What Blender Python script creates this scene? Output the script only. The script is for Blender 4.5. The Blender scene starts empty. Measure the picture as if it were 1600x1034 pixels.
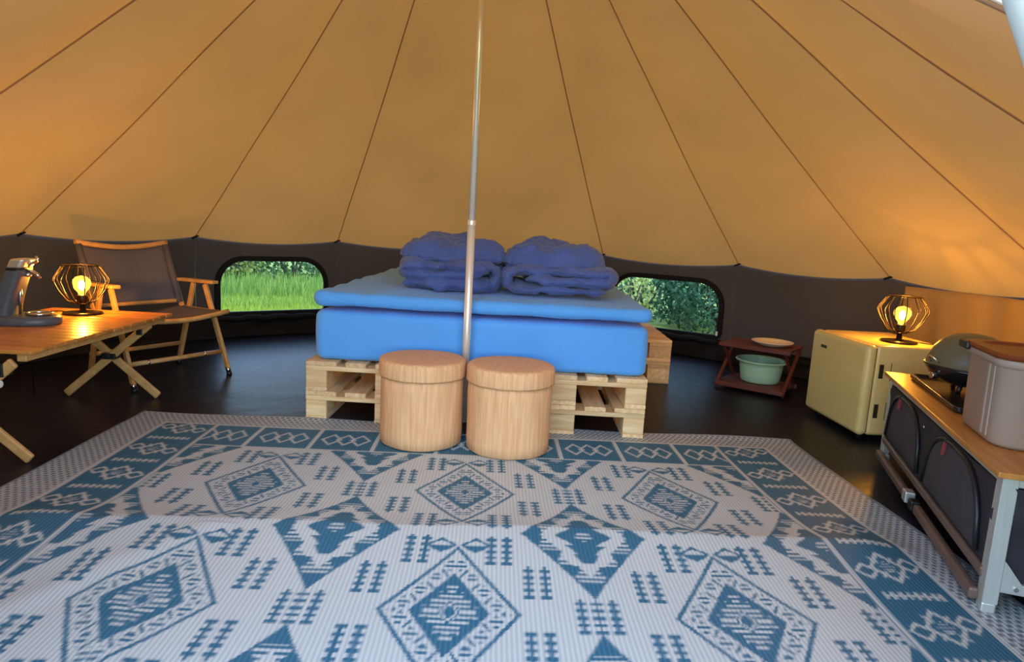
import bpy, math, random
import numpy as np
from mathutils import Vector, Matrix, noise
R_ = random.Random(7)
scene = bpy.context.scene
COL = scene.collection
PI = math.pi

# ------------------------------------------------------------------ camera
def make_camera():
    f, pitch, roll, yaw, h = 1019.83, 0.155695, 0.053745, 0.033566, 0.95137
    cp, sp, cr, sr, cy, sy = math.cos(pitch), math.sin(pitch), math.cos(roll), math.sin(roll), math.cos(yaw), math.sin(yaw)
    def yw(v): return Vector((v[0]*cy + v[1]*sy, -v[0]*sy + v[1]*cy, v[2]))
    r = yw((cr, sr*sp, sr*cp)); u = yw((-sr, cr*sp, cr*cp)); d = yw((0, cp, -sp))
    cam = bpy.data.cameras.new('camera'); o = bpy.data.objects.new('camera', cam); COL.objects.link(o)
    m = Matrix((r, u, -d)).transposed().to_4x4(); m.translation = (0, 0, h)
    o.matrix_world = m
    cam.sensor_width = 36; cam.lens = f/1600*36; cam.clip_start = 0.02; cam.clip_end = 300
    scene.camera = o
make_camera()

# ------------------------------------------------------------------ sky, exposure
w = bpy.data.worlds.new('sky'); scene.world = w; w.use_nodes = True
nt = w.node_tree; nt.nodes.clear()
sky = nt.nodes.new('ShaderNodeTexSky'); sky.sky_type = 'NISHITA'; sky.sun_disc = False
sky.sun_elevation = math.radians(52); sky.sun_rotation = math.radians(185); sky.air_density = 1.0; sky.dust_density = 0.4; sky.ozone_density = 1.0
hsv = nt.nodes.new('ShaderNodeHueSaturation'); hsv.inputs['Saturation'].default_value = 1.0
bg = nt.nodes.new('ShaderNodeBackground'); bg.inputs['Strength'].default_value = 0.80
out = nt.nodes.new('ShaderNodeOutputWorld')
nt.links.new(sky.outputs[0], hsv.inputs['Color']); nt.links.new(hsv.outputs[0], bg.inputs['Color']); nt.links.new(bg.outputs[0], out.inputs['Surface'])
vs = scene.view_settings
vs.view_transform = 'Standard'; vs.look = 'None'; vs.gamma = 1.0; vs.use_curve_mapping = False
vs.exposure = 0.0
scene.cycles.max_bounces = 10; scene.cycles.diffuse_bounces = 6; scene.cycles.transparent_max_bounces = 12
scene.cycles.use_denoising = True
scene.cycles.sample_clamp_indirect = 6.0

# ------------------------------------------------------------------ helpers
def srgb(r, g, b):
    return tuple(((c/255)/12.92 if c/255 <= 0.04045 else ((c/255+0.055)/1.055)**2.4) for c in (r, g, b)) + (1,)

class MB:
    def __init__(s): s.v = []; s.f = []; s.sm = []
    def add(s, vs_, fs, smooth=False):
        n = len(s.v); s.v += [tuple(p) for p in vs_]; s.f += [tuple(i+n for i in q) for q in fs]; s.sm += [smooth]*len(fs); return s
    def box(s, c, size, rot=None):
        hx, hy, hz = size[0]/2, size[1]/2, size[2]/2
        P = [Vector((x*hx, y*hy, z*hz)) for z in (-1, 1) for y in (-1, 1) for x in (-1, 1)]
        if rot is not None: P = [rot @ p for p in P]
        P = [p + Vector(c) for p in P]
        return s.add(P, [(0, 2, 3, 1), (4, 5, 7, 6), (0, 1, 5, 4), (2, 6, 7, 3), (0, 4, 6, 2), (1, 3, 7, 5)])
    def bar(s, p0, p1, wd, ht, up=(0, 0, 1)):
        # rectangular bar between two points: wd across, ht along `up`
        p0, p1 = Vector(p0), Vector(p1); d = (p1-p0).normalized(); up = Vector(up)
        sx = d.cross(up)
        if sx.length < 1e-4: sx = d.cross(Vector((1, 0, 0)))
        sx.normalize(); uu = sx.cross(d).normalized()
        P = []
        for p in (p0, p1):
            for a, b in ((-1, -1), (1, -1), (1, 1), (-1, 1)): P.append(p + sx*a*wd/2 + uu*b*ht/2)
        return s.add(P, [(0, 1, 2, 3), (7, 6, 5, 4), (0, 4, 5, 1), (1, 5, 6, 2), (2, 6, 7, 3), (3, 7, 4, 0)])
    def cyl(s, p0, p1, r0, r1=None, n=16, caps=True, smooth=True):
        r1 = r0 if r1 is None else r1
        return s.tube([p0, p1], [r0, r1], n, caps, smooth)
    def tube(s, pts, r, n=8, caps=True, smooth=True, closed=False):
        pts = [Vector(p) for p in pts]; N = len(pts)
        rr = list(r) if hasattr(r, '__len__') else [r]*N
        V = []; prev = None
        for i, p in enumerate(pts):
            if closed: d = pts[(i+1) % N]-pts[i-1]
            else: d = pts[min(i+1, N-1)]-pts[max(i-1, 0)]
            d.normalize()
            if prev is None:
                a = Vector((0, 0, 1)) if abs(d.z) < 0.9 else Vector((1, 0, 0))
                x = d.cross(a).normalized()
            else:
                x = (prev - d*prev.dot(d)).normalized()
            prev = x; y = d.cross(x)
            for k in range(n):
                t = 2*PI*k/n; V.append(p + (x*math.cos(t)+y*math.sin(t))*rr[i])
        F = []
        for i in range(N if closed else N-1):
            for k in range(n):
                a = i*n+k; b = i*n+(k+1) % n; j = ((i+1) % N)*n
                F.append((a, b, j+(k+1) % n, j+k))
        s.add(V, F, smooth)
        if caps and not closed:
            m = len(s.v)-len(V)
            s.f += [tuple(m+k for k in reversed(range(n))), tuple(m+(N-1)*n+k for k in range(n))]; s.sm += [False, False]
        return s
    def lathe(s, prof, n=32, c=(0, 0, 0), smooth=True, sx=1.0, sy=1.0):
        V = []; N = len(prof)
        for r, z in prof:
            for k in range(n):
                t = 2*PI*k/n; V.append((c[0]+r*math.cos(t)*sx, c[1]+r*math.sin(t)*sy, c[2]+z))
        F = []
        for i in range(N-1):
            for k in range(n):
                F.append((i*n+k, i*n+(k+1) % n, (i+1)*n+(k+1) % n, (i+1)*n+k))
        s.add(V, F, smooth)
        m = len(s.v)-len(V)
        if prof[0][0] > 1e-5: s.f.append(tuple(m+k for k in reversed(range(n)))); s.sm.append(False)
        if prof[-1][0] > 1e-5: s.f.append(tuple(m+(N-1)*n+k for k in range(n))); s.sm.append(False)
        return s
    def prism(s, outline, y0, y1, axis='y'):
        # outline of (a, b) extruded along an axis
        n = len(outline)
        def P(a, b, t): return {'y': (a, t, b), 'x': (t, a, b), 'z': (a, b, t)}[axis]
        V = [P(a, b, y0) for a, b in outline]+[P(a, b, y1) for a, b in outline]
        F = [tuple(range(n)), tuple(reversed(range(n, 2*n)))]+[(i, i+n, (i+1) % n+n, (i+1) % n) for i in range(n)]
        return s.add(V, F)
    def grid(s, fn, nu, nv, smooth=True, keep=None):
        V = [fn(i/nu, j/nv) for j in range(nv+1) for i in range(nu+1)]
        F = [(j*(nu+1)+i, j*(nu+1)+i+1, (j+1)*(nu+1)+i+1, (j+1)*(nu+1)+i) for j in range(nv) for i in range(nu)
             if keep is None or keep((i+.5)/nu, (j+.5)/nv)]
        return s.add(V, F, smooth)
    def mesh(s, name, mat):
        me = bpy.data.meshes.new(name); me.from_pydata(s.v, [], s.f)
        me.polygons.foreach_set('use_smooth', s.sm); me.materials.append(mat); me.update()
        return me
    def build(s, name, mat, parent=None, bevel=0, seg=2, subsurf=0, weld=False):
        o = bpy.data.objects.new(name, s.mesh(name, mat)); COL.objects.link(o)
        if parent is not None: o.parent = parent
        if weld: o.modifiers.new('Weld', 'WELD').merge_threshold = 1e-4
        if bevel:
            b = o.modifiers.new('Bevel', 'BEVEL'); b.width = bevel; b.segments = seg; b.limit_method = 'ANGLE'; b.angle_limit = 0.6
            b.harden_normals = False
        if subsurf:
            q = o.modifiers.new('Subd', 'SUBSURF'); q.levels = subsurf; q.render_levels = subsurf
        return o

def tag(o, label=None, cat=None, group=None, kind=None):
    if label: o['label'] = label
    if cat: o['category'] = cat
    if group: o['group'] = group
    if kind: o['kind'] = kind
    return o
def empty(name, loc=(0, 0, 0), rz=0.0, parent=None):
    o = bpy.data.objects.new(name, None); COL.objects.link(o); o.location = loc; o.rotation_euler = (0, 0, rz)
    o.empty_display_size = .05
    if parent is not None: o.parent = parent
    return o
def thing(name, label, cat, loc=(0, 0, 0), rz=0.0, group=None):
    return tag(empty(name, loc, rz), label, cat, group)
def copy_tree(o, parent=None):
    c = o.copy(); COL.objects.link(c)
    if parent is not None: c.parent = parent
    for ch in list(o.children): copy_tree(ch, c)
    return c
def inst(name, me, parent, loc=(0, 0, 0), rot=(0, 0, 0), scale=(1, 1, 1)):
    o = bpy.data.objects.new(name, me); COL.objects.link(o); o.parent = parent
    o.location = loc; o.rotation_euler = rot; o.scale = scale
    return o
def nz(x, y, z, s=1.0): return noise.noise(Vector((x*s, y*s, z*s)))
def rbox(mb, c, size, r, seg=4):
    # box whose edges are all rounded: superquadric-like cube sphere mapping
    n = 2*seg+2
    hx, hy, hz = (max(v/2-r, 0) for v in size)
    ks = [-1+2*i/(2*seg+1) for i in range(n)]
    def axis(i):  # returns (sign core, angle)
        return (-1 if i <= seg else 1)
    V = {}; L = []; F = []
    def vert(p):
        k = tuple(round(q, 6) for q in p)
        if k not in V: V[k] = len(L); L.append(k)
        return V[k]
    def pt(face, i, j):
        si, sj = axis(i), axis(j)
        ti = math.tan((((i if i <= seg else i-seg-1)/seg)*(PI/4) - (PI/4 if i <= seg else 0)))
        tj = math.tan((((j if j <= seg else j-seg-1)/seg)*(PI/4) - (PI/4 if j <= seg else 0)))
        ax, sg = face
        d = [0, 0, 0]; d[ax] = sg; d[(ax+1) % 3] = ti; d[(ax+2) % 3] = tj
        d = Vector(d).normalized()*r
        core = [0, 0, 0]; h = (hx, hy, hz)
        core[ax] = sg*h[ax]; core[(ax+1) % 3] = si*h[(ax+1) % 3]; core[(ax+2) % 3] = sj*h[(ax+2) % 3]
        return (c[0]+core[0]+d.x, c[1]+core[1]+d.y, c[2]+core[2]+d.z)
    for ax in range(3):
        for sg in (-1, 1):
            idx = [[vert(pt((ax, sg), i, j)) for j in range(n)] for i in range(n)]
            for i in range(n-1):
                for j in range(n-1):
                    q = (idx[i][j], idx[i+1][j], idx[i+1][j+1], idx[i][j+1])
                    if len(set(q)) < 3: continue
                    F.append(q if sg > 0 else tuple(reversed(q)))
    return mb.add(L, F, True)

# ------------------------------------------------------------------ materials
MATS = {}
def newmat(name):
    m = bpy.data.materials.new(name); m.use_nodes = True; t = m.node_tree; t.nodes.clear()
    o = t.nodes.new('ShaderNodeOutputMaterial'); MATS[name] = m
    return m, t, o
def nd(t, kind, **kw):
    n = t.nodes.new(kind)
    for k, v in kw.items():
        if k in n.inputs: n.inputs[k].default_value = v
        else: setattr(n, k, v)
    return n
def ramp(t, fac, c0, c1, p0=0.3, p1=0.7):
    r = t.nodes.new('ShaderNodeValToRGB'); r.color_ramp.elements[0].color = c0; r.color_ramp.elements[1].color = c1
    r.color_ramp.elements[0].position = p0; r.color_ramp.elements[1].position = p1
    t.links.new(fac, r.inputs[0]); return r.outputs[0]
def simple(name, c0, c1=None, rough=0.6, metal=0.0, scale=(8, 8, 8), nscale=4.0, bump=0.0, bscale=None, detail=3.0, spec=0.5, sheen=0.0, bdist=0.01, rand=False, coat=0.0):
    m, t, o = newmat(name)
    b = nd(t, 'ShaderNodeBsdfPrincipled', Roughness=rough, Metallic=metal)
    b.inputs['Specular IOR Level'].default_value = spec
    if sheen: b.inputs['Sheen Weight'].default_value = sheen
    if coat: b.inputs['Coat Weight'].default_value = coat; b.inputs['Coat Roughness'].default_value = .2
    tc = nd(t, 'ShaderNodeTexCoord'); mp = nd(t, 'ShaderNodeMapping', Scale=scale)
    t.links.new(tc.outputs['Object'], mp.inputs['Vector'])
    if rand:
        oi = nd(t, 'ShaderNodeObjectInfo'); mul = nd(t, 'ShaderNodeVectorMath', operation='SCALE'); mul.inputs['Scale'].default_value = 37.0
        cmb = nd(t, 'ShaderNodeCombineXYZ')
        for k in 'XYZ': t.links.new(oi.outputs['Random'], cmb.inputs[k])
        t.links.new(cmb.outputs[0], mul.inputs[0]); t.links.new(mul.outputs[0], mp.inputs['Location'])
    n = nd(t, 'ShaderNodeTexNoise', Scale=nscale, Detail=detail)
    t.links.new(mp.outputs[0], n.inputs['Vector'])
    if c1 is None: b.inputs['Base Color'].default_value = c0
    else:
        col = ramp(t, n.outputs['Fac'], c0, c1)
        if rand:
            h = nd(t, 'ShaderNodeHueSaturation'); mr = nd(t, 'ShaderNodeMapRange'); mr.inputs['To Min'].default_value = .78; mr.inputs['To Max'].default_value = 1.15
            t.links.new(oi.outputs['Random'], mr.inputs['Value']); t.links.new(mr.outputs[0], h.inputs['Value']); t.links.new(col, h.inputs['Color']); col = h.outputs[0]
        t.links.new(col, b.inputs['Base Color'])
    if bump:
        n2 = nd(t, 'ShaderNodeTexNoise', Scale=nscale if bscale is None else bscale, Detail=4.0); t.links.new(mp.outputs[0], n2.inputs['Vector'])
        bp = nd(t, 'ShaderNodeBump', Strength=bump, Distance=bdist); t.links.new(n2.outputs['Fac'], bp.inputs['Height']); t.links.new(bp.outputs[0], b.inputs['Normal'])
    t.links.new(b.outputs[0], o.inputs['Surface'])
    return m
def canvas(name, dif, trans, mix, bump=0.15):
    m, t, o = newmat(name)
    d = nd(t, 'ShaderNodeBsdfDiffuse', Color=dif); tr = nd(t, 'ShaderNodeBsdfTranslucent', Color=trans)
    mx = nd(t, 'ShaderNodeMixShader', Fac=mix)
    tc = nd(t, 'ShaderNodeTexCoord'); n = nd(t, 'ShaderNodeTexNoise', Scale=1.6, Detail=4.0)
    t.links.new(tc.outputs['Object'], n.inputs['Vector'])
    def vary(c, k):
        c0 = tuple(x*(1-k) for x in c[:3])+(1,); c1 = tuple(x*(1+k) for x in c[:3])+(1,)
        return ramp(t, n.outputs['Fac'], c0, c1)
    t.links.new(vary(dif, .05), d.inputs['Color']); t.links.new(vary(trans, .07), tr.inputs['Color'])
    n2 = nd(t, 'ShaderNodeTexNoise', Scale=7.0, Detail=5.0); t.links.new(tc.outputs['Object'], n2.inputs['Vector'])
    bp = nd(t, 'ShaderNodeBump', Strength=bump, Distance=.02); t.links.new(n2.outputs['Fac'], bp.inputs['Height']); t.links.new(bp.outputs[0], d.inputs['Normal'])
    t.links.new(d.outputs[0], mx.inputs[1]); t.links.new(tr.outputs[0], mx.inputs[2]); t.links.new(mx.outputs[0], o.inputs['Surface'])
    return m

CANVAS = canvas('roof canvas', (.63, .52, .38, 1), (.475, .163, .024, 1), .38)
SEAM = canvas('doubled seam canvas', (.52, .39, .26, 1), (.42, .112, .008, 1), .37)
WALLC = canvas('wall canvas', (.092, .083, .082, 1), (.05, .035, .022, 1), .10)
TUB = simple('black groundsheet', (.006, .006, .009, 1), (.013, .013, .018, 1), rough=.30, spec=.12, bump=.6, nscale=6, bscale=9, scale=(1, 1, 1), bdist=.02)
FLOOR = simple('groundsheet floor', (.007, .007, .011, 1), (.013, .012, .018, 1), rough=.36, bump=.25, nscale=2.2, bscale=5, scale=(1, 1, 1), bdist=.02, spec=.18)
BLACK = simple('black tape', (.006, .006, .007, 1), rough=.6, spec=.2)
BLUE = simple('blue cotton sheet', (.085, .345, .80, 1), (.100, .385, .86, 1), rough=.8, scale=(1, 1, 1), nscale=3, bump=.3, bscale=5, bdist=.02, sheen=.2)
BLUE2 = simple('navy blue duvet cotton', (.055, .090, .27, 1), (.075, .115, .33, 1), rough=.85, scale=(1, 1, 1), nscale=5, bump=.9, bscale=9, bdist=.02, sheen=.2)
PINE = simple('pale pine', srgb(212, 172, 116), srgb(240, 210, 160), rough=.7, scale=(18, 1.6, 18), nscale=3, bump=.25, bdist=.004, rand=True)
PINEX = simple('pale pine cross grain', srgb(214, 174, 118), srgb(240, 212, 160), rough=.7, scale=(1.6, 18, 18), nscale=3, bump=.25, bdist=.004, rand=True)
POUF = simple('tan woven cover', srgb(208, 156, 106), srgb(230, 184, 134), rough=.85, scale=(26, 26, 1.5), nscale=4, bump=.35, bscale=8, bdist=.004)
BEECH = simple('varnished beech', srgb(190, 140, 80), srgb(214, 168, 104), rough=.45, scale=(6, 6, 6), nscale=4, detail=5)
BAMBOO = simple('orange bamboo slat', srgb(182, 112, 48), srgb(206, 140, 70), rough=.32, scale=(1.5, 22, 22), nscale=3, rand=True)
GREYF = simple('grey chair canvas', srgb(80, 78, 86), srgb(97, 94, 102), rough=.85, nscale=30, bump=.2, bdist=.002)
MAHOG = simple('dark red wood', srgb(84, 34, 24), srgb(112, 50, 34), rough=.5, scale=(2, 14, 14), nscale=4)
CREAM = simple('cream enamel', srgb(222, 198, 126), srgb(228, 205, 134), rough=.28, nscale=1, coat=.3)
DKMET = simple('dark bronze wire', (.035, .022, .018, 1), rough=.35, metal=.7)
CHROME = simple('polished steel', (.75, .72, .68, 1), rough=.18, metal=1.0)
POLEM = simple('brushed steel pole', (.90, .86, .74, 1), rough=.32, metal=.55)
ALU = simple('brushed aluminium', (.68, .72, .66, 1), (.76, .79, .73, 1), rough=.42, metal=.75, scale=(30, 30, 2))
COFFEE = simple('slate grey plastic', (.085, .105, .13, 1), (.10, .12, .145, 1), rough=.35)
BLK = simple('black plastic', (.012, .012, .012, 1), rough=.4)
WHITE = simple('white plastic', (.78, .76, .70, 1), rough=.4)
PALE = simple('pale grey enamel', (.42, .43, .42, 1), rough=.35)
PLATE = simple('cream glazed plate', (.80, .68, .48, 1), rough=.25)
GREENB = simple('pale green plastic', (.38, .58, .36, 1), (.41, .61, .39, 1), rough=.42)
FABK = simple('black storage fabric', (.016, .014, .018, 1), (.024, .021, .026, 1), rough=.8, nscale=12, bump=.3, bdist=.006)
MESHG = simple('grey mesh door fabric', (.045, .040, .046, 1), (.056, .050, .056, 1), rough=.85, nscale=8, bump=.2, bdist=.004)
RED = simple('red zip pull', (.20, .018, .02, 1), rough=.6)
RAILB = simple('brown enamelled rail', (.13, .085, .06, 1), (.17, .11, .08, 1), rough=.4, scale=(2, 14, 14))
OAK = simple('honey oak board', srgb(172, 112, 48), srgb(200, 138, 66), rough=.4, scale=(1.6, 16, 16), nscale=3, detail=5)
LIDB = simple('rust brown lid', srgb(104, 48, 22), srgb(120, 58, 28), rough=.4)
BADGE = simple('dark badge', (.06, .05, .03, 1), rough=.35, metal=.5)
HOB = simple('hob black enamel', (.014, .012, .012, 1), rough=.25)
GLASSG = simple('smoky grey lid', (.125, .125, .080, 1), rough=.42)
LEAFD = None
def leafmat(name, c0, c1, mix=.4):
    m, t, o = newmat(name)
    g = nd(t, 'ShaderNodeNewGeometry')
    col = ramp(t, g.outputs['Random Per Island'], c0, c1, 0.0, 1.0)
    d = nd(t, 'ShaderNodeBsdfPrincipled', Roughness=.45); tr = nd(t, 'ShaderNodeBsdfTranslucent'); mx = nd(t, 'ShaderNodeMixShader', Fac=mix)
    t.links.new(col, d.inputs['Base Color']); t.links.new(col, tr.inputs['Color'])
    t.links.new(d.outputs[0], mx.inputs[1]); t.links.new(tr.outputs[0], mx.inputs[2]); t.links.new(mx.outputs[0], o.inputs['Surface'])
    return m
LEAF_DARK = leafmat('dark hedge leaf', (.012, .06, .03, 1), (.11, .28, .15, 1), .35)
LEAF_YEL = leafmat('yellow green leaf', (.22, .30, .05, 1), (.72, .76, .26, 1), .45)  # for the left window bushes this colour carries sunlight on leaves
LEAF_MID = leafmat('mid green leaf', (.012, .05, .015, 1), (.10, .22, .06, 1), .4)
GRASS = leafmat('lawn grass blade', (.30, .44, .03, 1), (.68, .72, .12, 1), .4)  # yellow brightness of sunshine is put into the blade colour
TALL = leafmat('tall grass blade', (.10, .28, .04, 1), (.48, .60, .12, 1), .45)
STEM = simple('bark', (.06, .045, .03, 1), (.10, .075, .05, 1), rough=.9, nscale=12)
LAWN = simple('lawn soil and turf', (.22, .34, .04, 1), (.44, .52, .10, 1), rough=.95, nscale=2.5, scale=(1, 1, 1), detail=8)  # turf colour also carries the sunlit yellow
def panemat():
    m, t, o = newmat('clear pvc pane')
    a = nd(t, 'ShaderNodeBsdfTransparent', Color=(.93, .95, .93, 1)); g = nd(t, 'ShaderNodeBsdfGlossy', Roughness=.12)
    mx = nd(t, 'ShaderNodeMixShader', Fac=.03); t.links.new(a.outputs[0], mx.inputs[1]); t.links.new(g.outputs[0], mx.inputs[2]); t.links.new(mx.outputs[0], o.inputs['Surface'])
    return m
PANE = panemat()
def binmat():
    m, t, o = newmat('milky clear plastic')
    d = nd(t, 'ShaderNodeBsdfPrincipled', Roughness=.22); d.inputs['Base Color'].default_value = (.74, .63, .52, 1)
    tr = nd(t, 'ShaderNodeBsdfTranslucent', Color=(.66, .54, .42, 1)); tp = nd(t, 'ShaderNodeBsdfTransparent', Color=(.9, .87, .83, 1))
    m1 = nd(t, 'ShaderNodeMixShader', Fac=.45); m2 = nd(t, 'ShaderNodeMixShader', Fac=.22)
    t.links.new(d.outputs[0], m1.inputs[1]); t.links.new(tr.outputs[0], m1.inputs[2]); t.links.new(m1.outputs[0], m2.inputs[1]); t.links.new(tp.outputs[0], m2.inputs[2]); t.links.new(m2.outputs[0], o.inputs['Surface'])
    return m
BIN = binmat()
def bulbmat(name, col, st, clear):
    m, t, o = newmat(name)
    e = nd(t, 'ShaderNodeEmission', Color=col, Strength=st)
    if clear:
        tp = nd(t, 'ShaderNodeBsdfTransparent', Color=(1, .92, .75, 1)); mx = nd(t, 'ShaderNodeMixShader', Fac=.5)
        t.links.new(tp.outputs[0], mx.inputs[1]); t.links.new(e.outputs[0], mx.inputs[2]); t.links.new(mx.outputs[0], o.inputs['Surface'])
    else: t.links.new(e.outputs[0], o.inputs['Surface'])
    return m
BULB = bulbmat('glowing filament', (1.0, .43, .05, 1), 2500.0, False)
AMBER = bulbmat('glowing amber bulb glass', (1.0, .52, .07, 1), 3.0, True)  # shell emission stands in for the yellow halo round the filament
def rugmat():
    m, t, o = newmat('woven rug')
    at = nd(t, 'ShaderNodeAttribute', attribute_name='pattern')
    sep = nd(t, 'ShaderNodeSeparateColor'); t.links.new(at.outputs['Color'], sep.inputs[0])
    tc = nd(t, 'ShaderNodeTexCoord')
    # fine ribs of the weave
    wv = nd(t, 'ShaderNodeTexWave', Scale=26.0, Distortion=0.4); wv.wave_type = 'BANDS'; wv.bands_direction = 'X'
    t.links.new(tc.outputs['Object'], wv.inputs['Vector'])
    white = ramp(t, wv.outputs['Fac'], (.43, .465, .425, 1), (.52, .565, .52, 1), .2, .8)
    blue = ramp(t, wv.outputs['Fac'], (.024, .115, .175, 1), (.036, .15, .22, 1), .2, .8)
    mx = nd(t, 'ShaderNodeMix', data_type='RGBA'); t.links.new(sep.outputs[0], mx.inputs[0]); t.links.new(white, mx.inputs[6]); t.links.new(blue, mx.inputs[7])
    grey = nd(t, 'ShaderNodeMix', data_type='RGBA'); t.links.new(sep.outputs[1], grey.inputs[0]); t.links.new(mx.outputs[2], grey.inputs[6]); grey.inputs[7].default_value = (.10, .145, .18, 1)
    b = nd(t, 'ShaderNodeBsdfPrincipled', Roughness=.6); b.inputs['Specular IOR Level'].default_value = .35
    t.links.new(grey.outputs[2], b.inputs['Base Color'])
    bp = nd(t, 'ShaderNodeBump', Strength=.25, Distance=.003); t.links.new(wv.outputs['Fac'], bp.inputs['Height']); t.links.new(bp.outputs[0], b.inputs['Normal'])
    t.links.new(b.outputs[0], o.inputs['Surface']); return m
RUG = rugmat()

# ------------------------------------------------------------------ tent shell
CX, CY, RT, HW, HH = -0.1063, 2.9486, 2.9108, 0.7663, 2.8541
TH0, DT = -1.20535, 0.3927
NP = 16
DOOR_K = 11                 # the door gap is centred on this seam
def seam_angle(k): return TH0 + DT*k
# the true corners of the canvas, pulled unevenly by the guy lines (metres off the regular ring, angle)
COFF = {0: 0.003, 1: -0.001, 2: -0.012, 4: 0.004, 5: 0.006, 6: 0.001}
def ang(k): return seam_angle(k) + COFF.get(k, 0.0)
def cylp(th, z, r=RT): return (CX + r*math.sin(th), CY + r*math.cos(th), z)

floor = MB()
floor.grid(lambda u, v: (lambda r, t: (CX+r*math.sin(t), CY+r*math.cos(t), 0.0))(max(u, .0005)*(RT-.02), v*2*PI), 24, 96)
tag(floor.build('floor', FLOOR), 'dark navy groundsheet covering the tent floor', kind='structure')

ceiling = tag(empty('ceiling', (0, 0, 0)), 'sand coloured conical canvas tent roof above grey wall', kind='structure')
ZOPEN = 1.80
def roof_point(k, u, v):
    # u across the panel, v from eave (0) to apex (1)
    a0, a1 = ang(k), ang(k+1)
    th = a0 + (a1-a0)*u
    z0 = HW - .040*4*u*(1-u)*(1 if v < .5 else 1)
    # flat chord between the seams rather than a round cone
    half = (a1-a0)/2
    chord = math.cos(half)/math.cos(th-(a0+a1)/2)
    flat = .75
    r = RT*(1-v)*(1-flat+flat*chord)
    z = (z0 if v < 1e-6 else HW - .040*4*u*(1-u)*max(0, 1-v*6)) + (HH-HW)*v
    sag = .055*math.sin(PI*min(1, v*1.0))*(4*u*(1-u))
    cat = .035*math.sin(PI*v)
    z -= sag + cat
    # creases that fan out of the eave corners
    for s, uu in ((1, u), (1, 1-u)):
        if uu < .35 and v < .35:
            f = math.atan2(uu, v+.02)
            z += .016*min(1, v*9)*math.sin(f*17+k)*min(1, uu*9)*max(0, 1-v/.35)*max(0, 1-uu/.35)
    z += .012*nz(math.sin(th)*3, math.cos(th)*3, v*5)*min(1, v*6)
    return (CX + r*math.sin(th), CY + r*math.cos(th), z)
VOPEN = (ZOPEN-HW)/(HH-HW)
for k in range(-1, 15):
    p = MB()
    v0 = VOPEN if k in (DOOR_K-1, DOOR_K) else 0.0
    p.grid(lambda u, v: roof_point(k, u, v0+(1-v0)*v*0.992), 20, 44)
    p.build('roof_panel', CANVAS, ceiling)
for k in range(-1, 15):
    v0 = VOPEN if k == DOOR_K else 0.0
    pts = [Vector(roof_point(k, 0, v0+(1-v0)*i/30*.985)) for i in range(31)]
    s = MB()
    for sgn in (0,):
        V = []
        for i, q in enumerate(pts):
            th = ang(k); side = Vector((math.cos(th), -math.sin(th), 0)); inn = Vector((-math.sin(th), -math.cos(th), -1)).normalized()
            wd = .0038
            for a in (-1, 1): V.append(q + side*a*wd + inn*.004)
            V.append(q + inn*.009)
        F = []
        for i in range(30):
            a = i*3; b = a+3
            F += [(a, a+2, b+2, b), (a+2, a+1, b+1, b+2)]
        s.add(V, F, True)
    s.build('seam', SEAM, ceiling)
    if k not in (DOOR_K,):
        t = MB(); th = ang(k); c = Vector(cylp(th, HW, RT-.015)); side = Vector((math.cos(th), -math.sin(th), 0))
        d = Vector((math.sin(th), math.cos(th), 0))
        t.bar(c - side*.03 + Vector((0, 0, -.012)) - d*.01, c + side*.022 + Vector((0, 0, .012)), .012, .014)
        t.build('eave_tab', BLACK, ceiling, bevel=.003)
cap = MB(); cap.lathe([(.12, -.10), (.10, -.05), (.045, .01), (.02, .03)], 20, (CX, CY, HH)); cap.build('apex_cap', SEAM, ceiling)
# canvas hem along both edges of the open door
for k, sg in ((DOOR_K-1, 1), (DOOR_K+1, -1)):
    h = MB(); h.tube([roof_point(k if sg > 0 else k, 0, VOPEN*i/12) for i in range(13)], .0025, 6); h.build('door_hem', SEAM, ceiling)

wall = tag(empty('wall_back', (0, 0, 0)), 'dark grey canvas side wall running round the tent', kind='structure')
WIN = {1: (-.6135, .1475, .178, .606), 4: (.5665, .163, .178, .616)}      # panel -> centre angle, half width, sill, head
def outline(hw, z0, z1, rt=.2, rb=.035, n=10, off=0.0):
    P = []
    def arc(cx, cz, r, a0, a1):
        for i in range(n+1):
            a = a0+(a1-a0)*i/n; P.append((cx+(r+off)*math.cos(a), cz+(r+off)*math.sin(a)))
    arc(hw-rt, z1-rt, rt, 0, PI/2); arc(-hw+rt, z1-rt, rt, PI/2, PI); arc(-hw+rb, z0+rb, rb, PI, 1.5*PI); arc(hw-rb, z0+rb, rb, 1.5*PI, 2*PI)
    return P
def inside(a, z, hw, z0, z1, rt=.2, rb=.035):
    if abs(a) > hw or z < z0 or z > z1: return False
    if z > z1-rt and abs(a) > hw-rt: return (abs(a)-hw+rt)**2+(z-z1+rt)**2 < rt*rt
    return True
def wall_point(k, u, v):
    a0, a1 = ang(k), ang(k+1); th = a0+(a1-a0)*u
    z = v*(HW+.004-.040*4*u*(1-u))
    half = (a1-a0)/2; chord = math.cos(half)/math.cos(th-(a0+a1)/2)
    r = (RT+.006)*(.25+.75*chord)
    near = 0
    if k in WIN:
        c, hw, z0, z1 = WIN[k]; near = 1
    wr = .010*nz(th*9, z*2.2, 3) + .007*nz(th*22, z*3, 8)
    if k == 6: wr += .022*math.sin(th*58)*(.35+.65*v)*math.sin(PI*u)**.6
    r += wr*(0.35 if near else 1)*math.sin(PI*min(1, max(0, v)))
    return cylp(th, z, r)
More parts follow.
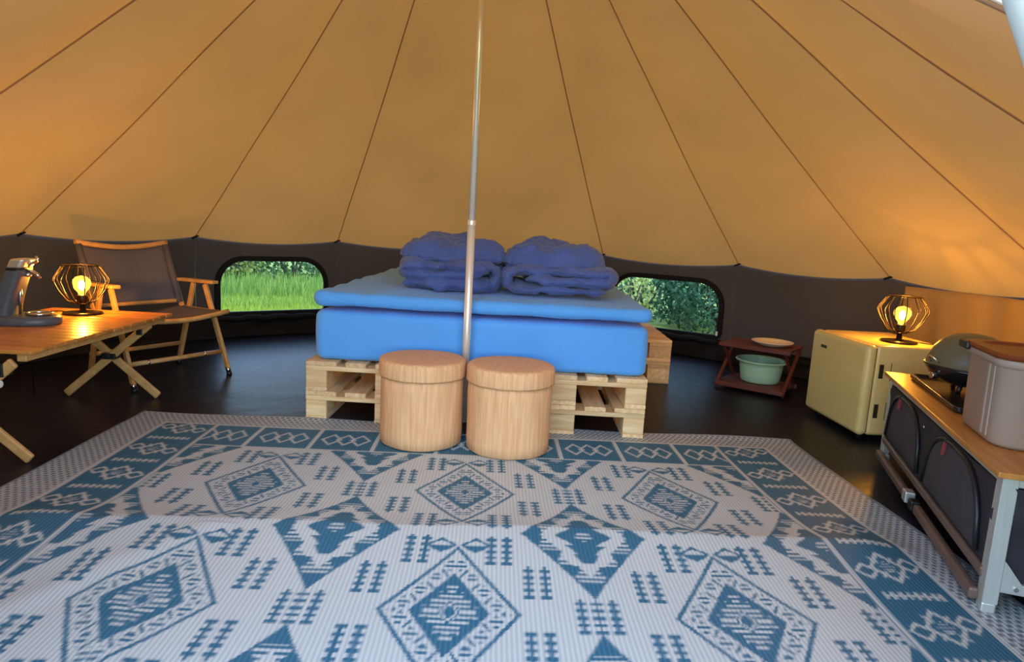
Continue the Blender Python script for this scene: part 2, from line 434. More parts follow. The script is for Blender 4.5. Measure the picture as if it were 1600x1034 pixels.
for k in range(-1, 15):
    if k in (DOOR_K-1, DOOR_K): continue
    p = MB()
    if k in WIN:
        c, hw, z0, z1 = WIN[k]
        def keep(u, v):
            th = ang(k)+(ang(k+1)-ang(k))*u; z = v*(HW+.004-.040*4*u*(1-u))
            return not inside((th-c)*RT, z, hw*RT, z0, z1)
        p.grid(lambda u, v: wall_point(k, u, v), 114, 78, keep=keep)
    else:
        p.grid(lambda u, v: wall_point(k, u, v), 40, 14)
    p.build('wall_panel', WALLC, wall)
for n_, k in ((1, 1), (2, 4)):
    c, hw, z0, z1 = WIN[k]
    wn = tag(empty('window_%d' % n_, (0, 0, 0)), 'arched clear tent window with black edging ' + ('left of the blue bed' if n_ == 1 else 'right of the blue bed'), kind='structure')
    half = DT/2
    def wr(a):
        th = c+a/RT; mid = (ang(k)+ang(k+1))/2
        return (RT+.006)*(.25+.75*math.cos(half)/math.cos(th-mid))
    def wp(a, z, dr=0.0): return cylp(c+a/RT, z, wr(a)+dr)
    f = MB()
    inn = outline(hw*RT, z0, z1, off=-.016); outo = outline(hw*RT, z0, z1, off=.022)
    N = len(inn)
    V = [wp(a, z, -.020) for a, z in inn]+[wp(a, z, -.020) for a, z in outo]+[wp(a, z, .012) for a, z in inn]+[wp(a, z, .012) for a, z in outo]
    F = []
    for i in range(N):
        j = (i+1) % N
        F += [(i, j, N+j, N+i), (2*N+i, 3*N+i, 3*N+j, 2*N+j), (i, 2*N+i, 2*N+j, j), (N+i, N+j, 3*N+j, 3*N+i)]
    f.add(V, F); f.build('window_frame', BLACK, wn)
    g = MB(); o2 = outline(hw*RT, z0, z1, off=-.006)
    V = [wp(0, (z0+z1)/2, 0)]+[wp(a, z, 0) for a, z in o2]
    # strips so that the pane follows the bend of the wall
    NA = 24
    def pane_pt(u, v):
        a = (-1+2*u)*(hw*RT-.004); zt = z1
        if abs(a) > hw*RT-.2: zt = z1-.2+math.sqrt(max(0, .2**2-(abs(a)-hw*RT+.2)**2))
        return wp(a, z0+(zt-z0)*v, 0)
    g.grid(pane_pt, NA, 6); g.build('pane', PANE, wn)
    r = MB(); pts = [wp(-hw*RT-.03+(2*hw*RT+.06)*i/24, z0-.035+.006*math.sin(i*1.1), -.035) for i in range(25)]
    r.tube(pts, [.016+.012*math.sin(PI*i/24)**.5+.003*math.sin(i*2.3) for i in range(25)], 10); r.build('rolled_cover', BLACK, wn)
    if n_ == 2:
        tg = MB(); q = wp(hw*RT-.005, z0+.015, -.04); tg.cyl(q, (q[0], q[1], q[2]+.035), .009, n=10); tag(tg.build('toggle', WHITE, wn, bevel=.003), 'white toggle')
tub = MB()
def tub_pt(u, v):
    a_lo, a_hi = ang(DOOR_K+1)-2*PI, ang(DOOR_K-1)
    th = a_lo+(a_hi-a_lo)*u
    z = .012 + v*.140 + .014*nz(th*4, v, 5)*v
    r = RT-.13+.085*v**.8 + .020*nz(th*7, v*2.5, 1) + .014*nz(th*18, v*4, 2)
    return cylp(th, z, r)
tub.grid(tub_pt, 260, 12)
tag(tub.build('baseboard_back', TUB), 'black shiny groundsheet edge turned up against the wall', kind='structure')

CURT = canvas('sand curtain cloth', (.38, .27, .13, 1), (.08, .05, .02, 1), .10)
ct = MB()
def cur_pt(u, v):
    th = 1.205+.318*u+.010*math.sin(u*9)*(1-v)
    r = RT-.062-.013*math.sin(u*24+1.0+v*.8)*(1-.3*v)-.016*nz(u*7, v*1.5, 4)
    z = .10+(HW-.138)*v
    return cylp(th, z, r)
ct.grid(cur_pt, 110, 14)
CURTAIN = ct.build('curtain', CURT); CURTAIN.modifiers.new('Solid', 'SOLIDIFY').thickness = .003
tag(CURTAIN, 'sand coloured cloth curtain hanging in folds on wall behind fridge lamp', 'curtain')
# ------------------------------------------------------------------ outside
gr = MB(); gr.grid(lambda u, v: ((-30+60*u), -14+54*v, -.03+.05*nz(u*14, v*14, 0)*(1 if math.hypot(-30+60*u-CX, -14+54*v-CY) > 3.6 else 0)), 60, 54)
tag(gr.build('ground', LAWN), 'green lawn around the tent', kind='structure')
def blades(name, mat, n, region, h, wd, label, lean=.5):
    V = np.zeros((n*3, 3), np.float32); i = 0
    while i < n:
        x, y = region()
        hh = h*R_.uniform(.5, 1.25); a = R_.uniform(0, 2*PI); b = R_.uniform(0, 2*PI); l = R_.uniform(0, lean)*hh; ww = wd*R_.uniform(.6, 1.3)
        V[3*i] = (x-ww*math.cos(a), y-ww*math.sin(a), -.035); V[3*i+1] = (x+ww*math.cos(a), y+ww*math.sin(a), -.035); V[3*i+2] = (x+l*math.cos(b), y+l*math.sin(b), hh-.03)
        i += 1
    me = bpy.data.meshes.new(name); me.vertices.add(n*3); me.vertices.foreach_set('co', V.ravel()); me.loops.add(n*3); me.loops.foreach_set('vertex_index', np.arange(n*3, dtype=np.int32))
    me.polygons.add(n); me.polygons.foreach_set('loop_start', np.arange(0, 3*n, 3, dtype=np.int32)); me.polygons.foreach_set('loop_total', np.full(n, 3, np.int32))
    me.update(calc_edges=True); me.materials.append(mat)
    o = bpy.data.objects.new(name, me); COL.objects.link(o); tag(o, label, 'grass', kind='stuff'); return o
def wedge(r0, r1, a0, a1):
    def f():
        r = math.sqrt(R_.uniform(r0*r0, r1*r1)); a = R_.uniform(a0, a1); return (r*math.sin(a), r*math.cos(a))
    return f
blades('lawn_grass', GRASS, 42000, wedge(5.9, 9.6, -.62, -.10), .055, .006, 'short lawn grass coloured as if sunlit outside the left window')
blades('tall_grass', TALL, 5000, wedge(8.2, 10.2, -.62, -.12), .20, .010, 'tall green grass standing outside the left window', .45)
blades('tall_grass', TALL, 1500, wedge(7.3, 8.6, -.62, -.12), .13, .008, 'scattered taller tufts of grass on the lawn outside left window', .7)
def shrub(loc, rad, hgt, n, leaf, mat, label, low=0.0):
    s = thing('shrub', label, 'shrub', (loc[0], loc[1], -.03))
    st = MB()
    for i in range(5):
        a = i*1.3; st.tube([(.05*math.cos(a), .05*math.sin(a), 0), (.3*rad*math.cos(a), .3*rad*math.sin(a), hgt*.45), (.6*rad*math.cos(a), .6*rad*math.sin(a), hgt*.8)], [.022, .014, .006], 6)
    st.build('stem', STEM, s)
    rnd = random.Random(hash(label) % 1000 if False else int(loc[0]*100)+77)
    V = np.zeros((n*4, 3), np.float32)
    for i in range(n):
        # clumped shell of leaves
        a = rnd.uniform(0, 2*PI); zz = rnd.uniform(low, 1); rr = rad*(.55+.5*rnd.random()**.5)*math.sin(PI*min(1, .18+zz*.8))**.5
        rr *= 1+.25*noise.noise(Vector((math.cos(a)*2, math.sin(a)*2, zz*3)))
        p = Vector((rr*math.cos(a), rr*math.sin(a), zz*hgt+.03))
        d = Vector((rnd.gauss(0, 1), rnd.gauss(0, 1), rnd.gauss(0, 1)+.2)).normalized(); e = d.cross(Vector((rnd.gauss(0, 1), rnd.gauss(0, 1), rnd.gauss(0, 1)))).normalized()
        L = leaf*rnd.uniform(.7, 1.3)
        V[4*i:4*i+4] = [tuple(p), tuple(p+d*L*.5+e*L*.28), tuple(p+d*L), tuple(p+d*L*.5-e*L*.28)]
    me = bpy.data.meshes.new('foliage'); me.from_pydata(V.tolist(), [], [(4*i, 4*i+1, 4*i+2, 4*i+3) for i in range(n)]); me.materials.append(mat)
    o = bpy.data.objects.new('foliage', me); COL.objects.link(o); o.parent = s; o['kind'] = 'stuff'
    return s
shrub((-5.9, 9.5), .9, 1.2, 3800, .07, LEAF_MID, 'dark green shrub behind tall grass, seen through left of left window')
shrub((-4.6, 10.6), .95, 1.3, 3800, .07, LEAF_MID, 'mid green shrub behind tall grass, seen mid left window')
shrub((-3.15, 10.3), .9, 1.2, 3800, .07, LEAF_MID, 'mid green shrub seen through right of left window')
shrub((-5.2, 10.0), .42, .55, 420, .085, LEAF_YEL, 'small bush with leaves coloured sunlit yellow seen in top left of left window')  # this bush and the next: sunlit foliage painted by leaf colour
shrub((-3.85, 9.7), .45, .60, 480, .085, LEAF_YEL, 'small bush with leaves coloured sunlit yellow seen in top right of left window')
shrub((2.55, 7.05), .75, 1.1, 8000, .055, LEAF_DARK, 'dense dark green hedge shrub close behind middle of right window')
shrub((3.35, 6.65), .75, 1.1, 8000, .055, LEAF_DARK, 'dense dark green hedge shrub beyond right end of right window')
shrub((3.0, 8.05), .8, 1.2, 4500, .06, LEAF_DARK, 'dark green hedge shrub in second row behind middle of right window')
shrub((3.95, 7.5), .8, 1.2, 4500, .06, LEAF_DARK, 'dark green hedge shrub in second row beyond right end of right window')
shrub((1.75, 7.6), .70, 1.0, 3200, .055, LEAF_DARK, 'dark green hedge shrub behind left end of right window')
shrub((1.40, 6.60), .26, .62, 420, .06, LEAF_YEL, 'yellow green bush at left end of right window')

# ------------------------------------------------------------------ rug
def rug_pattern(X, Y):
    cx = -.066; px, py = .743, .745
    x = X-cx; ax = np.abs(x)
    blue = np.zeros_like(X); grey = np.zeros_like(X)
    q = lambda v, s: np.floor(v/s)*s+s/2
    fx = .5*px*3
    ytop, ybot = 2.225+.3725, 2.225-.745*2-.3725
    field = (ax < fx+.01) & (Y < ytop+.012) & (Y > ybot-.012)
    i = np.clip(np.round(x/px), -1, 1); j = np.clip(np.round((2.225-Y)/py), 0, 2)
    dx = x-i*px; dy = Y-(2.225-j*py)
    dx = q(dx, .005); dy = q(dy, .005); sdx, sdy = dx.copy(), dy.copy()
    adx, ady = np.abs(dx), np.abs(dy)
    hat = (np.mod(sdy+.2, .0208) < .0104)
    hatd = (np.mod(sdy+.2, .0208) < .0098)
    b = np.zeros(X.shape, bool)
    # medallion
    e = adx/.180+ady/.300
    b |= (e > .925) & (e < 1.0)
    s = (adx/.180-ady/.300)
    cell = np.mod(s*2.6+.15, 1.0)
    ring = (e > .585) & (e < .925)
    b |= ring & (cell < .13) & (e < .80)
    b |= ring & (cell > .32) & (cell < .84) & (e > .66) & (e < .86) & hat
    saw = np.abs(np.mod(s*5+.5, 1)-.5)*2
    inner = e < .565
    b |= inner & (e > .33+.13*saw)
    b |= inner & (e <= .33+.13*saw) & (e > .17) & hatd
    b |= (e < .10)
    b |= (e > .13) & (e < .16)
    # ears at the tips of the medallion
    for sx in (-1, 1):
        ee = np.abs(dx-sx*.050)/.046+np.abs(ady-.302)/.040
        b |= (ee > .66) & (ee < 1) & (e > .93)
        b |= (ee < .66) & (ady < .298) & (e > 1.02)
    # dashes
    def comb(uu, vv, n=2):
        r = np.zeros(X.shape, bool)
        for o_ in ((-.0225, .0225) if n == 2 else (-.042, 0, .042)):
            u = np.abs(uu-o_)
            r |= (np.abs(vv) < .071) & (((u < .0155) & (np.mod(vv+.071, .0285) < .0135)) | (u < .004))
        return r
    b |= comb(adx-.118, ady-.281) | comb(adx-.222, ady-.137)
    b |= comb(adx-.3715, dy, 3) & (ax < fx)
    # quarter stars between the medallions
    qx = adx-.3715; qy = ady-.3725
    aq, bq = np.abs(qx), np.abs(qy)
    er = (aq/.190)**.93+(bq/.305)**.93
    rh = er < 1
    b2 = np.zeros(X.shape, bool)
    b2 |= rh & (er > .945)
    t = bq/.305
    band = rh & (er > .70) & (er <= .945)
    fr_ = np.mod(t*4.0, 1.0); dp_ = (.945-er)/.245
    sol = fr_ < .62*(1-dp_)+.10
    b2 |= band & sol
    b2 |= band & ~sol & (dp_ < .95) & (np.mod(t*4.0, 2.0) < 1.0) & hat
    b2 |= band & ~sol & (np.mod(t*4.0, 2.0) >= 1.0) & (dp_ < .6) & hat
    core = rh & (er <= .70)
    st = np.mod(bq, .046)/.046; kb = np.floor(bq/.046)
    wdt = (.088-.024*kb)*(1-.62*st)
    b2 |= core & (aq < wdt) & (bq < .138)
    b2 &= ~(core & (aq/.030+bq/.030 < 1) & hatd)
    bb = np.where(rh, b2, b)
    blue = np.where(field & bb, 1.0, blue)
    # borders
    yt = 2.885; yo = 3.03
    yb = ybot-.2875
    ix = fx+.021
    inb = (ax >= fx+.01) & (ax < 1.373) & (Y < yt) & (Y > yb)
    u = q(ax-1.256, .004); v = np.mod(Y-1.75+.1325, .265)-.1325; v = q(v, .004)
    wl = np.zeros(X.shape, bool)
    r1 = np.abs(u)/.056+np.abs(v)/.078
    wl |= (r1 > .74) & (r1 < 1.0)
    wl |= (r1 < .42) & (np.mod(v, .012) < .006)
    wl |= (np.abs(np.abs(u)/.056-np.abs(v)/.078) < .10) & (r1 > .6) & (r1 < 1.25)
    for sx in (-1, 1):
        a_ = sx*(u-sx*.072); c_ = v-sx*.018
        r2 = np.abs(a_)/.036+np.abs(c_)/.042
        wl |= (r2 > .62) & (r2 < 1.0) & (r1 > 1.0)
    vv = np.abs(np.abs(v)-.1325); sv = .1325-np.abs(v)
    wl |= (np.abs(u) < .085) & ((sv < .0055) | ((sv < .017) & (np.mod(u+10, .023) < .0115)))
    blue = np.where(inb, np.where(wl, 0.0, 1.0), blue)
    # far and near bands
    for (lo, hi) in ((ytop+.012, yt), (yb, ybot-.012)):
        fb = (ax < fx+.01) & (Y >= lo) & (Y < hi)
        mid = (lo+hi)/2; hb = (hi-lo)/2
        un = q(np.mod(x+.1325, .265)-.1325, .004); vn = q(Y-mid, .004)
        wf = np.abs(np.abs(vn)-hb) < .010
        wf |= np.abs(np.abs(un)-.1325) < .008
        for sx in (-.062, 0, .062):
            r3 = np.abs(un-sx)/.046+np.abs(vn)/.075
            wf |= (r3 > .72) & (r3 < 1.0)
        blue = np.where(fb, np.where(wf, 0.0, 1.0), blue)
    # white lines
    for c_, h_ in ((ix, .008), (1.373, .009)):
        ln = (np.abs(ax-c_) < h_) & (Y < yt+.008) & (Y > yb-.008)
        blue = np.where(ln, 0.0, blue)
    lf = (ax < 1.38) & ((np.abs(Y-yt) < .009) | (np.abs(Y-yb) < .009)); blue = np.where(lf, 0.0, blue)
    # outer woven band
    ob = (ax > 1.382) | (Y > yt+.009) | (Y < yb-.009)
    wz = np.mod(X/.026+.5*np.floor(np.mod(Y/.019, 2)), 1.0)
    wy = np.mod(Y/.019, 1.0)
    chk = (wz < .58) & (wy < .72)
    grey = np.where(ob, np.where(chk, 1.0, 0.0), grey); blue = np.where(ob, 0.0, blue)
    edge = (ax > 1.540) | (Y > yo-.010)
    grey = np.where(edge, .8, grey)
    return blue, grey
def make_rug():
    x0, x1, y0, y1 = -1.616, 1.488, .10, 3.03
    st = .0052
    nx, ny = int((x1-x0)/st), int((y1-y0)/st)
    gx = np.linspace(x0, x1, nx+1); gy = np.linspace(y0, y1, ny+1)
    X, Y = np.meshgrid(gx, gy)
    B = np.zeros_like(X); G = np.zeros_like(X); n = 0
    for ox in (-.33, 0, .33):
        for oy in (-.33, 0, .33):
            b, g = rug_pattern(X+ox*st, Y+oy*st); B += b; G += g; n += 1
    B /= n; G /= n
    crest = 1.885+.012*np.sin(X*2.1+.5)+.006*np.sin(X*7)
    d = Y-crest
    ridge = np.where(d < 0, np.exp(-(np.abs(d)/.26)**1.15), np.exp(-(np.abs(d)/.135)**1.2))*.038
    fade = np.clip((1.52-np.abs(X+.066))/.25, .25, 1)
    Z = .006+ridge*fade
    Z += .004*np.sin(X*5.3+1.1)*np.sin(Y*3.7+.4)*np.clip(d*-3+.2, 0, 1)+.0025*(1+np.sin(X*11+Y*7))*(Y < 2.3)*.5
    # two soft creases across the front part
    for (ax_, ay_, c_, am) in ((.86, .5, -.02, .008), (-.80, .6, 1.75, .006)):
        dd = ax_*X+ay_*Y-c_; Z += am*np.exp(-(dd/.05)**2)*(Y < 1.85)
    # the far edge curls up a little
    Z += .010*np.clip((Y-2.97)/.06, 0, 1)*(1+np.sin(X*6+.6))*.5
    XX = X+.006*np.sin(Y*4.0); YY = Y+.008*np.sin(X*2.6+.4)*np.clip((Y-2.2), 0, 1)
    V = np.stack([XX, YY, Z], -1).reshape(-1, 3).astype(np.float32)
    idx = np.arange((nx+1)*(ny+1), dtype=np.int32).reshape(ny+1, nx+1)
    F = np.stack([idx[:-1, :-1], idx[:-1, 1:], idx[1:, 1:], idx[1:, :-1]], -1).reshape(-1, 4)
    me = bpy.data.meshes.new('patterned_rug')
    me.vertices.add(len(V)); me.vertices.foreach_set('co', V.ravel())
    me.loops.add(F.size); me.loops.foreach_set('vertex_index', F.ravel())
    me.polygons.add(len(F)); me.polygons.foreach_set('loop_start', np.arange(0, F.size, 4, dtype=np.int32)); me.polygons.foreach_set('loop_total', np.full(len(F), 4, np.int32))
    me.polygons.foreach_set('use_smooth', np.ones(len(F), bool))
    me.update(calc_edges=True)
    at = me.color_attributes.new('pattern', 'FLOAT_COLOR', 'POINT')
    C = np.ones((len(V), 4), np.float32); C[:, 0] = B.ravel(); C[:, 1] = G.ravel(); C[:, 2] = 0
    at.data.foreach_set('color', C.ravel())
    me.materials.append(RUG)
    o = bpy.data.objects.new('patterned_rug', me); COL.objects.link(o)
    tag(o, 'large blue and white woven rug with diamond medallions on the tent floor', 'rug')
make_rug()

# ------------------------------------------------------------------ bed
BX, BY, BA = -.8559, 3.0241, -.04697
def bed(s, t, z=0.0):
    return (BX+s*math.cos(BA)-t*math.sin(BA), BY+s*math.sin(BA)+t*math.cos(BA), z)
def make_pallet(label):
    p = thing('wooden_pallet', label, 'pallet', group='pallets under the bed')
    bx = lambda nm, c, sz, m: MB().box(c, sz).build(nm, m, p, bevel=.003, seg=1)
    for x, wd in ((-.35, .1), (0, .145), (.35, .1)): bx('bottom_board', (x, 0, .011), (wd, 1.2, .022), PINE)
    for x, wd in ((-.35, .1), (0, .145), (.35, .1)):
        for y in (-.5275, 0, .5275): bx('block', (x, y, .061), (wd-.002, .143, .078), PINEX)
    for y in (-.5275, 0, .5275): bx('cross_board', (0, y, .111), (.8, .145, .022), PINEX)
    for x, wd in ((-.3275, .145), (-.165, .1), (0, .145), (.165, .1), (.3275, .145)): bx('deck_board', (x, 0, .133), (wd, 1.2, .022), PINE)
    return p
spots = [((.398, .6), 0, 'pale wooden pallet, lower one at the left front of the bed', 0),
         ((.398, .6), .1445, 'pale wooden pallet, upper one at the left front of the bed', 0),
         ((1.202, .6), 0, 'pale wooden pallet, lower one at the right front of the bed', 0),
         ((1.202, .6), .1445, 'pale wooden pallet, upper one at the right front of the bed', 0),
         ((1.382, 1.61), 0, 'orange lit wooden pallet jutting out right behind mattress, lower one', PI/2),
         ((1.382, 1.61), .1445, 'orange lit wooden pallet jutting out right behind mattress, upper one', PI/2),
         ((.378, 1.815), 0, 'wooden pallet hidden under the left back of the bed, lower one', 0),
         ((.378, 1.815), .1445, 'wooden pallet hidden under the left back of the bed, upper one', 0)]
proto = make_pallet(spots[0][2])
for i, ((s, t), z, lb, rz) in enumerate(spots):
    o = proto if i == 0 else copy_tree(proto)
    o.location = bed(s, t, z); o.rotation_euler = (0, 0, BA+rz); o['label'] = lb
def crumple(o, size, strength, sub=0):
    tx = bpy.data.textures.get('crease %.3f' % size)
    if tx is None:
        tx = bpy.data.textures.new('crease %.3f' % size, 'CLOUDS'); tx.noise_type = 'HARD_NOISE'; tx.noise_scale = size; tx.noise_depth = 3
    d = o.modifiers.new('Crease', 'DISPLACE'); d.texture = tx; d.strength = strength; d.mid_level = .35; d.texture_coords = 'LOCAL'
def soft_box(name, s0, s1, t0, t1, z0, z1, r, mat, label, cat, amp, seed, seg=5, n=(60, 60)):
    # cushion-like block: rounded box, resampled and gently dented
    cx_, cy_ = (s0+s1)/2, (t0+t1)/2; hx, hy, hz = (s1-s0)/2, (t1-t0)/2, (z1-z0)/2
    mb = MB(); nu, nv = n
    K = 22
    prof = []
    for i in range(K+1):
        a = -PI/2+PI*i/K
        prof.append((r*math.cos(a)-r, hz*math.sin(a) if r >= hz else (math.copysign(hz-r, math.sin(a)) if abs(math.sin(a)) > 1e-9 else 0)+r*math.sin(a)))
    per = []
    rc = .045
    def rr(hx_, hy_, m=10, side=16):
        P = []
        for (sx, sy, a0) in ((1, 1, 0), (-1, 1, PI/2), (-1, -1, PI), (1, -1, 1.5*PI)):
            for i in range(m+1):
                a = a0+PI/2*i/m; P.append((sx*(hx_-rc)+rc*math.cos(a), sy*(hy_-rc)+rc*math.sin(a)))
        # densify straight sides
        Q = []
        for i in range(len(P)):
            p, q_ = P[i], P[(i+1) % len(P)]; L = math.hypot(q_[0]-p[0], q_[1]-p[1]); k_ = max(1, int(L/.05))
            for j in range(k_): Q.append((p[0]+(q_[0]-p[0])*j/k_, p[1]+(q_[1]-p[1])*j/k_))
        return Q
    base = rr(hx, hy); N = len(base)
    V = []
    def dent(x, y, z):
        return amp*(nz(x*2.2+seed, y*2.2, z*4, 1)+.5*nz(x*6, y*6+seed, z*6, 1))
    for off, z in prof:
        for (x, y) in base:
            L = math.hypot(x, y); k_ = 1
            nx_, ny_ = (x/hx)**7, (y/hy)**7; nl = math.hypot(nx_, ny_) or 1
            d = dent(x, y, z)*(1-abs(z)/hz*.6)
            V.append((x+nx_/nl*(off+d), y+ny_/nl*(off+d), z))
    F = []
    for i in range(K):
        for k in range(N): F.append((i*N+k, i*N+(k+1) % N, (i+1)*N+(k+1) % N, (i+1)*N+k))
    # top and bottom caps with rings towards the centre
    def cap(i0, sg):
        nonlocal V, F
        prev = [i0*N+k for k in range(N)]
        M = 14
        for m in range(1, M+1):
            f = 1-m/M; cur = []
            for k in range(N):
                x, y, z = V[i0*N+k]; x, y = x*f, y*f
                cur.append(len(V)); V.append((x, y, z+sg*(.012*(1-f**2)+amp*1.2*nz(x*3+seed, y*3, 7, 1)*(1-f**6))))
            for k in range(N):
                qd = (prev[k], prev[(k+1) % N], cur[(k+1) % N], cur[k])
                F.append(qd if sg > 0 else tuple(reversed(qd)))
            prev = cur
    cap(K, 1); cap(0, -0.0 if False else -.0001)
    mb.add(V, F, True)
    o = mb.build(name, mat); o.modifiers.new('Subd', 'SUBSURF').render_levels = 1; crumple(o, .30, amp*1.3)
    o.location = bed(cx_, cy_, (z0+z1)/2); o.rotation_euler = (0, 0, BA)
    return tag(o, label, cat)
soft_box('mattress', .028, 1.603, .035, 2.05, .2895, .524, .034, BLUE, 'thick mattress in a bright blue sheet lying on the pallets', 'mattress', .007, 1.0)
soft_box('mattress_topper', .018, 1.612, .030, 2.05, 0.546, .614, .032, BLUE, 'thin blue sheeted topper lying on the thick mattress', 'topper', .013, 5.0)

def make_duvet(X0, X1, Yf, depth, z0, flip, rz, label, seed):
    w_ = X1-X0; th = .062
    zb, zm, zt = .026, .071, .116
    path = []
    def line(a, b, n):
        for i in range(n): path.append((a[0]+(b[0]-a[0])*i/n, a[1]+(b[1]-a[1])*i/n))
    def uturn(cx_, cz, r, a0, a1, n=9):
        for i in range(n+1): a = a0+(a1-a0)*i/n; path.append((cx_+r*1.1*math.cos(a), cz+r*math.sin(a)))
    line((.03, zb), (w_-.08, zb), 16); uturn(w_-.075, (zb+zt)/2, (zt-zb)/2, -PI/2, PI/2, 14)
    line((w_-.09, zt), (.05, zt), 16); uturn(.045, (zt+zm)/2, (zt-zm)/2, PI/2, 1.5*PI, 8)
    line((.06, zm), (w_-.088, zm+.003), 14)
    if flip: path = [(w_-x, z) for x, z in path]
    N = len(path); M = 22
    V = []; F = []
    def pt(i, v, side):
        x, z = path[i]; a = path[max(i-1, 0)]; b = path[min(i+1, N-1)]
        tx, tz = b[0]-a[0], b[1]-a[1]; L = math.hypot(tx, tz) or 1; nx_, nz_ = -tz/L, tx/L
        e = min(1, i/3, (N-1-i)/3)
        puff = (1-abs(2*v-1)**6)**.5*.5*th*(.25+.75*e**.5)
        wr_ = .020*nz(i*.20+seed, v*4, side*2, 1)+.012*nz(i*.45, v*7+seed, side*3, 1)+.006*nz(i*1.0, v*3+seed, side*5, 1)
        o_ = side*max(.003, puff*1.02)+wr_*.8
        y = depth*v + .045*nz(i*.10+seed, 3, 0, 1) + .022*nz(i*.4, seed, 1, 1)
        return (x+nx_*o_, y, max(.001, z+nz_*o_+.006*nz(i*.15, v*3, seed, 1)))
    for side in (1, -1):
        for i in range(N):
            for j in range(M+1): V.append(pt(i, j/M, side))
    S = N*(M+1)
    for i in range(N-1):
        for j in range(M):
            a = i*(M+1)+j; b = a+M+1
            F += [(a, a+1, b+1, b), (S+a, S+b, S+b+1, S+a+1)]
    for j in range(M):
        F += [(j, S+j, S+j+1, j+1)]; a = (N-1)*(M+1)+j; F += [(a, a+1, S+a+1, S+a)]
    for i in range(N-1):
        a = i*(M+1); b = a+M+1; F += [(a, b, S+b, S+a)]; a += M; b += M; F += [(a, S+a, S+b, b)]
    if flip: F = [tuple(reversed(q)) for q in F]
    mb = MB().add(V, F, True); o = mb.build('folded_duvet', BLUE2, subsurf=2); crumple(o, .20, .050); crumple(o, .075, .010)
    o.location = (X0, Yf, z0); o.rotation_euler = (0, 0, rz)
    tag(o, label, 'duvet', 'folded duvets on the bed')
def make_pillow(c, size, rz, tilt, label, seed):
    mb = MB(); nu, nv = 34, 24
    sx, sy, sz = size
    def f(sg):
        def g(u, v):
            a, b = 2*u-1, 2*v-1
            h = ((1-abs(a)**2.4)*(1-abs(b)**3.2))**.40
            x = a*sx/2*math.sqrt(1-.40*b*b); y = b*sy/2*math.sqrt(1-.40*a*a)
            wz = .030*nz(a*2.2+seed, b*2.5, 1, 1)*h+.020*abs(nz(a*3+seed, b*5+seed, 2, 1))*h+.007*nz(a*9, b*7+seed, 2, 1)
            z = (sz*.72*h+wz) if sg > 0 else -sz*.28*h
            return (x, y, z)
        return g
    mb.grid(f(1), nu, nv); mb.grid(lambda u, v: f(-1)(1-u, v), nu, nv)
    o = mb.build('pillow', BLUE2, subsurf=2, weld=True); crumple(o, .26, .065); crumple(o, .09, .012); o.location = c; o.rotation_euler = (tilt, 0, rz); tag(o, label, 'pillow', 'pillows on the duvets')
ZT = .633
make_duvet(-.47, .045, 3.245, .42, ZT, False, BA, 'navy blue duvet folded and rolled on the left half of the bed', 2.0)
make_duvet(.04, .60, 3.185, .42, ZT, True, BA*.4, 'navy blue duvet folded and rolled on the right half of the bed', 9.0)
make_pillow((-.210, 3.46, ZT+.166), (.58, .42, .125), BA+.03, .10, 'plump navy pillow on the left folded duvet', 3.0)
make_pillow((.315, 3.43, ZT+.158), (.55, .42, .14), BA-.05, .10, 'plump navy pillow on the right folded duvet', 11.0)

# ------------------------------------------------------------------ poufs
def make_pouf(loc, label, rz):
    p = thing('pouf_stool', label, 'stool', loc, rz, 'round storage stools')
    b = MB()
    def body(r0, prof, n=72, amp=.004, seed=0.0):
        V = []
        for r, z in prof:
            for k in range(n):
                a = 2*PI*k/n
                facet = r*(1+.006*math.cos(a*9)-.006)
                rr = facet + amp*nz(math.cos(a)*2.5+seed, math.sin(a)*2.5, z*6, 1)*(1 if r > .05 else 0)
                V.append((rr*math.cos(a), rr*math.sin(a), z))
        F = []
        for i in range(len(prof)-1):
            for k in range(n): F.append((i*n+k, i*n+(k+1) % n, (i+1)*n+(k+1) % n, (i+1)*n+k))
        return V, F
    V, F = body(.18, [(.001, 0), (.170, .0), (.179, .006), (.181, .05), (.180, .15), (.181, .25), (.180, .312), (.14, .316), (.001, .316)])
    b.add(V, F, True); b.build('body', POUF, p)
    l = MB(); V, F = body(.19, [(.182, .312), (.184, .30), (.1895, .298), (.1905, .305), (.1905, .345), (.188, .362), (.180, .369), (.165, .3705), (.10, .371), (.001, .371)], amp=.002, seed=4)
    l.add(V, F, True); l.build('lid', POUF, p)
    return p
make_pouf((-.285, 2.795, .008), 'round tan woven storage stool with lid, left of the pair', .2)
make_pouf((.098, 2.742, .008), 'round tan woven storage stool with lid, right of the pair', 1.1)

# ------------------------------------------------------------------ tent poles
tp = thing('tent_pole', 'tall shiny steel pole standing in front of the blue bed', 'pole', (CX, CY, 0))
MB().lathe([(.05, .004), (.05, .010), (.022, .016), (.019, .05)], 20).build('foot', BLK, tp)
MB().cyl((0, 0, .012), (0, 0, .975), .0175, n=20).build('lower_section', POLEM, tp)
MB().cyl((0, 0, .975), (0, 0, HH-.03), .0155, n=20).build('upper_section', POLEM, tp)
MB().lathe([(.0183, .955), (.0188, .958), (.0188, .974), (.0165, .979)], 20).build('joint_collar', POLEM, tp)
dp = thing('door_pole', 'pale metal pole leaning at the top right edge of doorway', 'pole', (0, 0, 0))
d0, d1 = Vector((.438, .60, 1.172)), Vector((.4615, .60, 1.1295))
dd = (d1-d0).normalized(); c0 = d0 + Vector((.875, 0, .484))*.0148
foot_ = c0 + dd*((c0.z-.02)/-dd.z); head_ = c0 - dd*((1.80-c0.z)/-dd.z)
MB().cyl(foot_, head_, .0148, n=28).build('tube', PALE, dp)
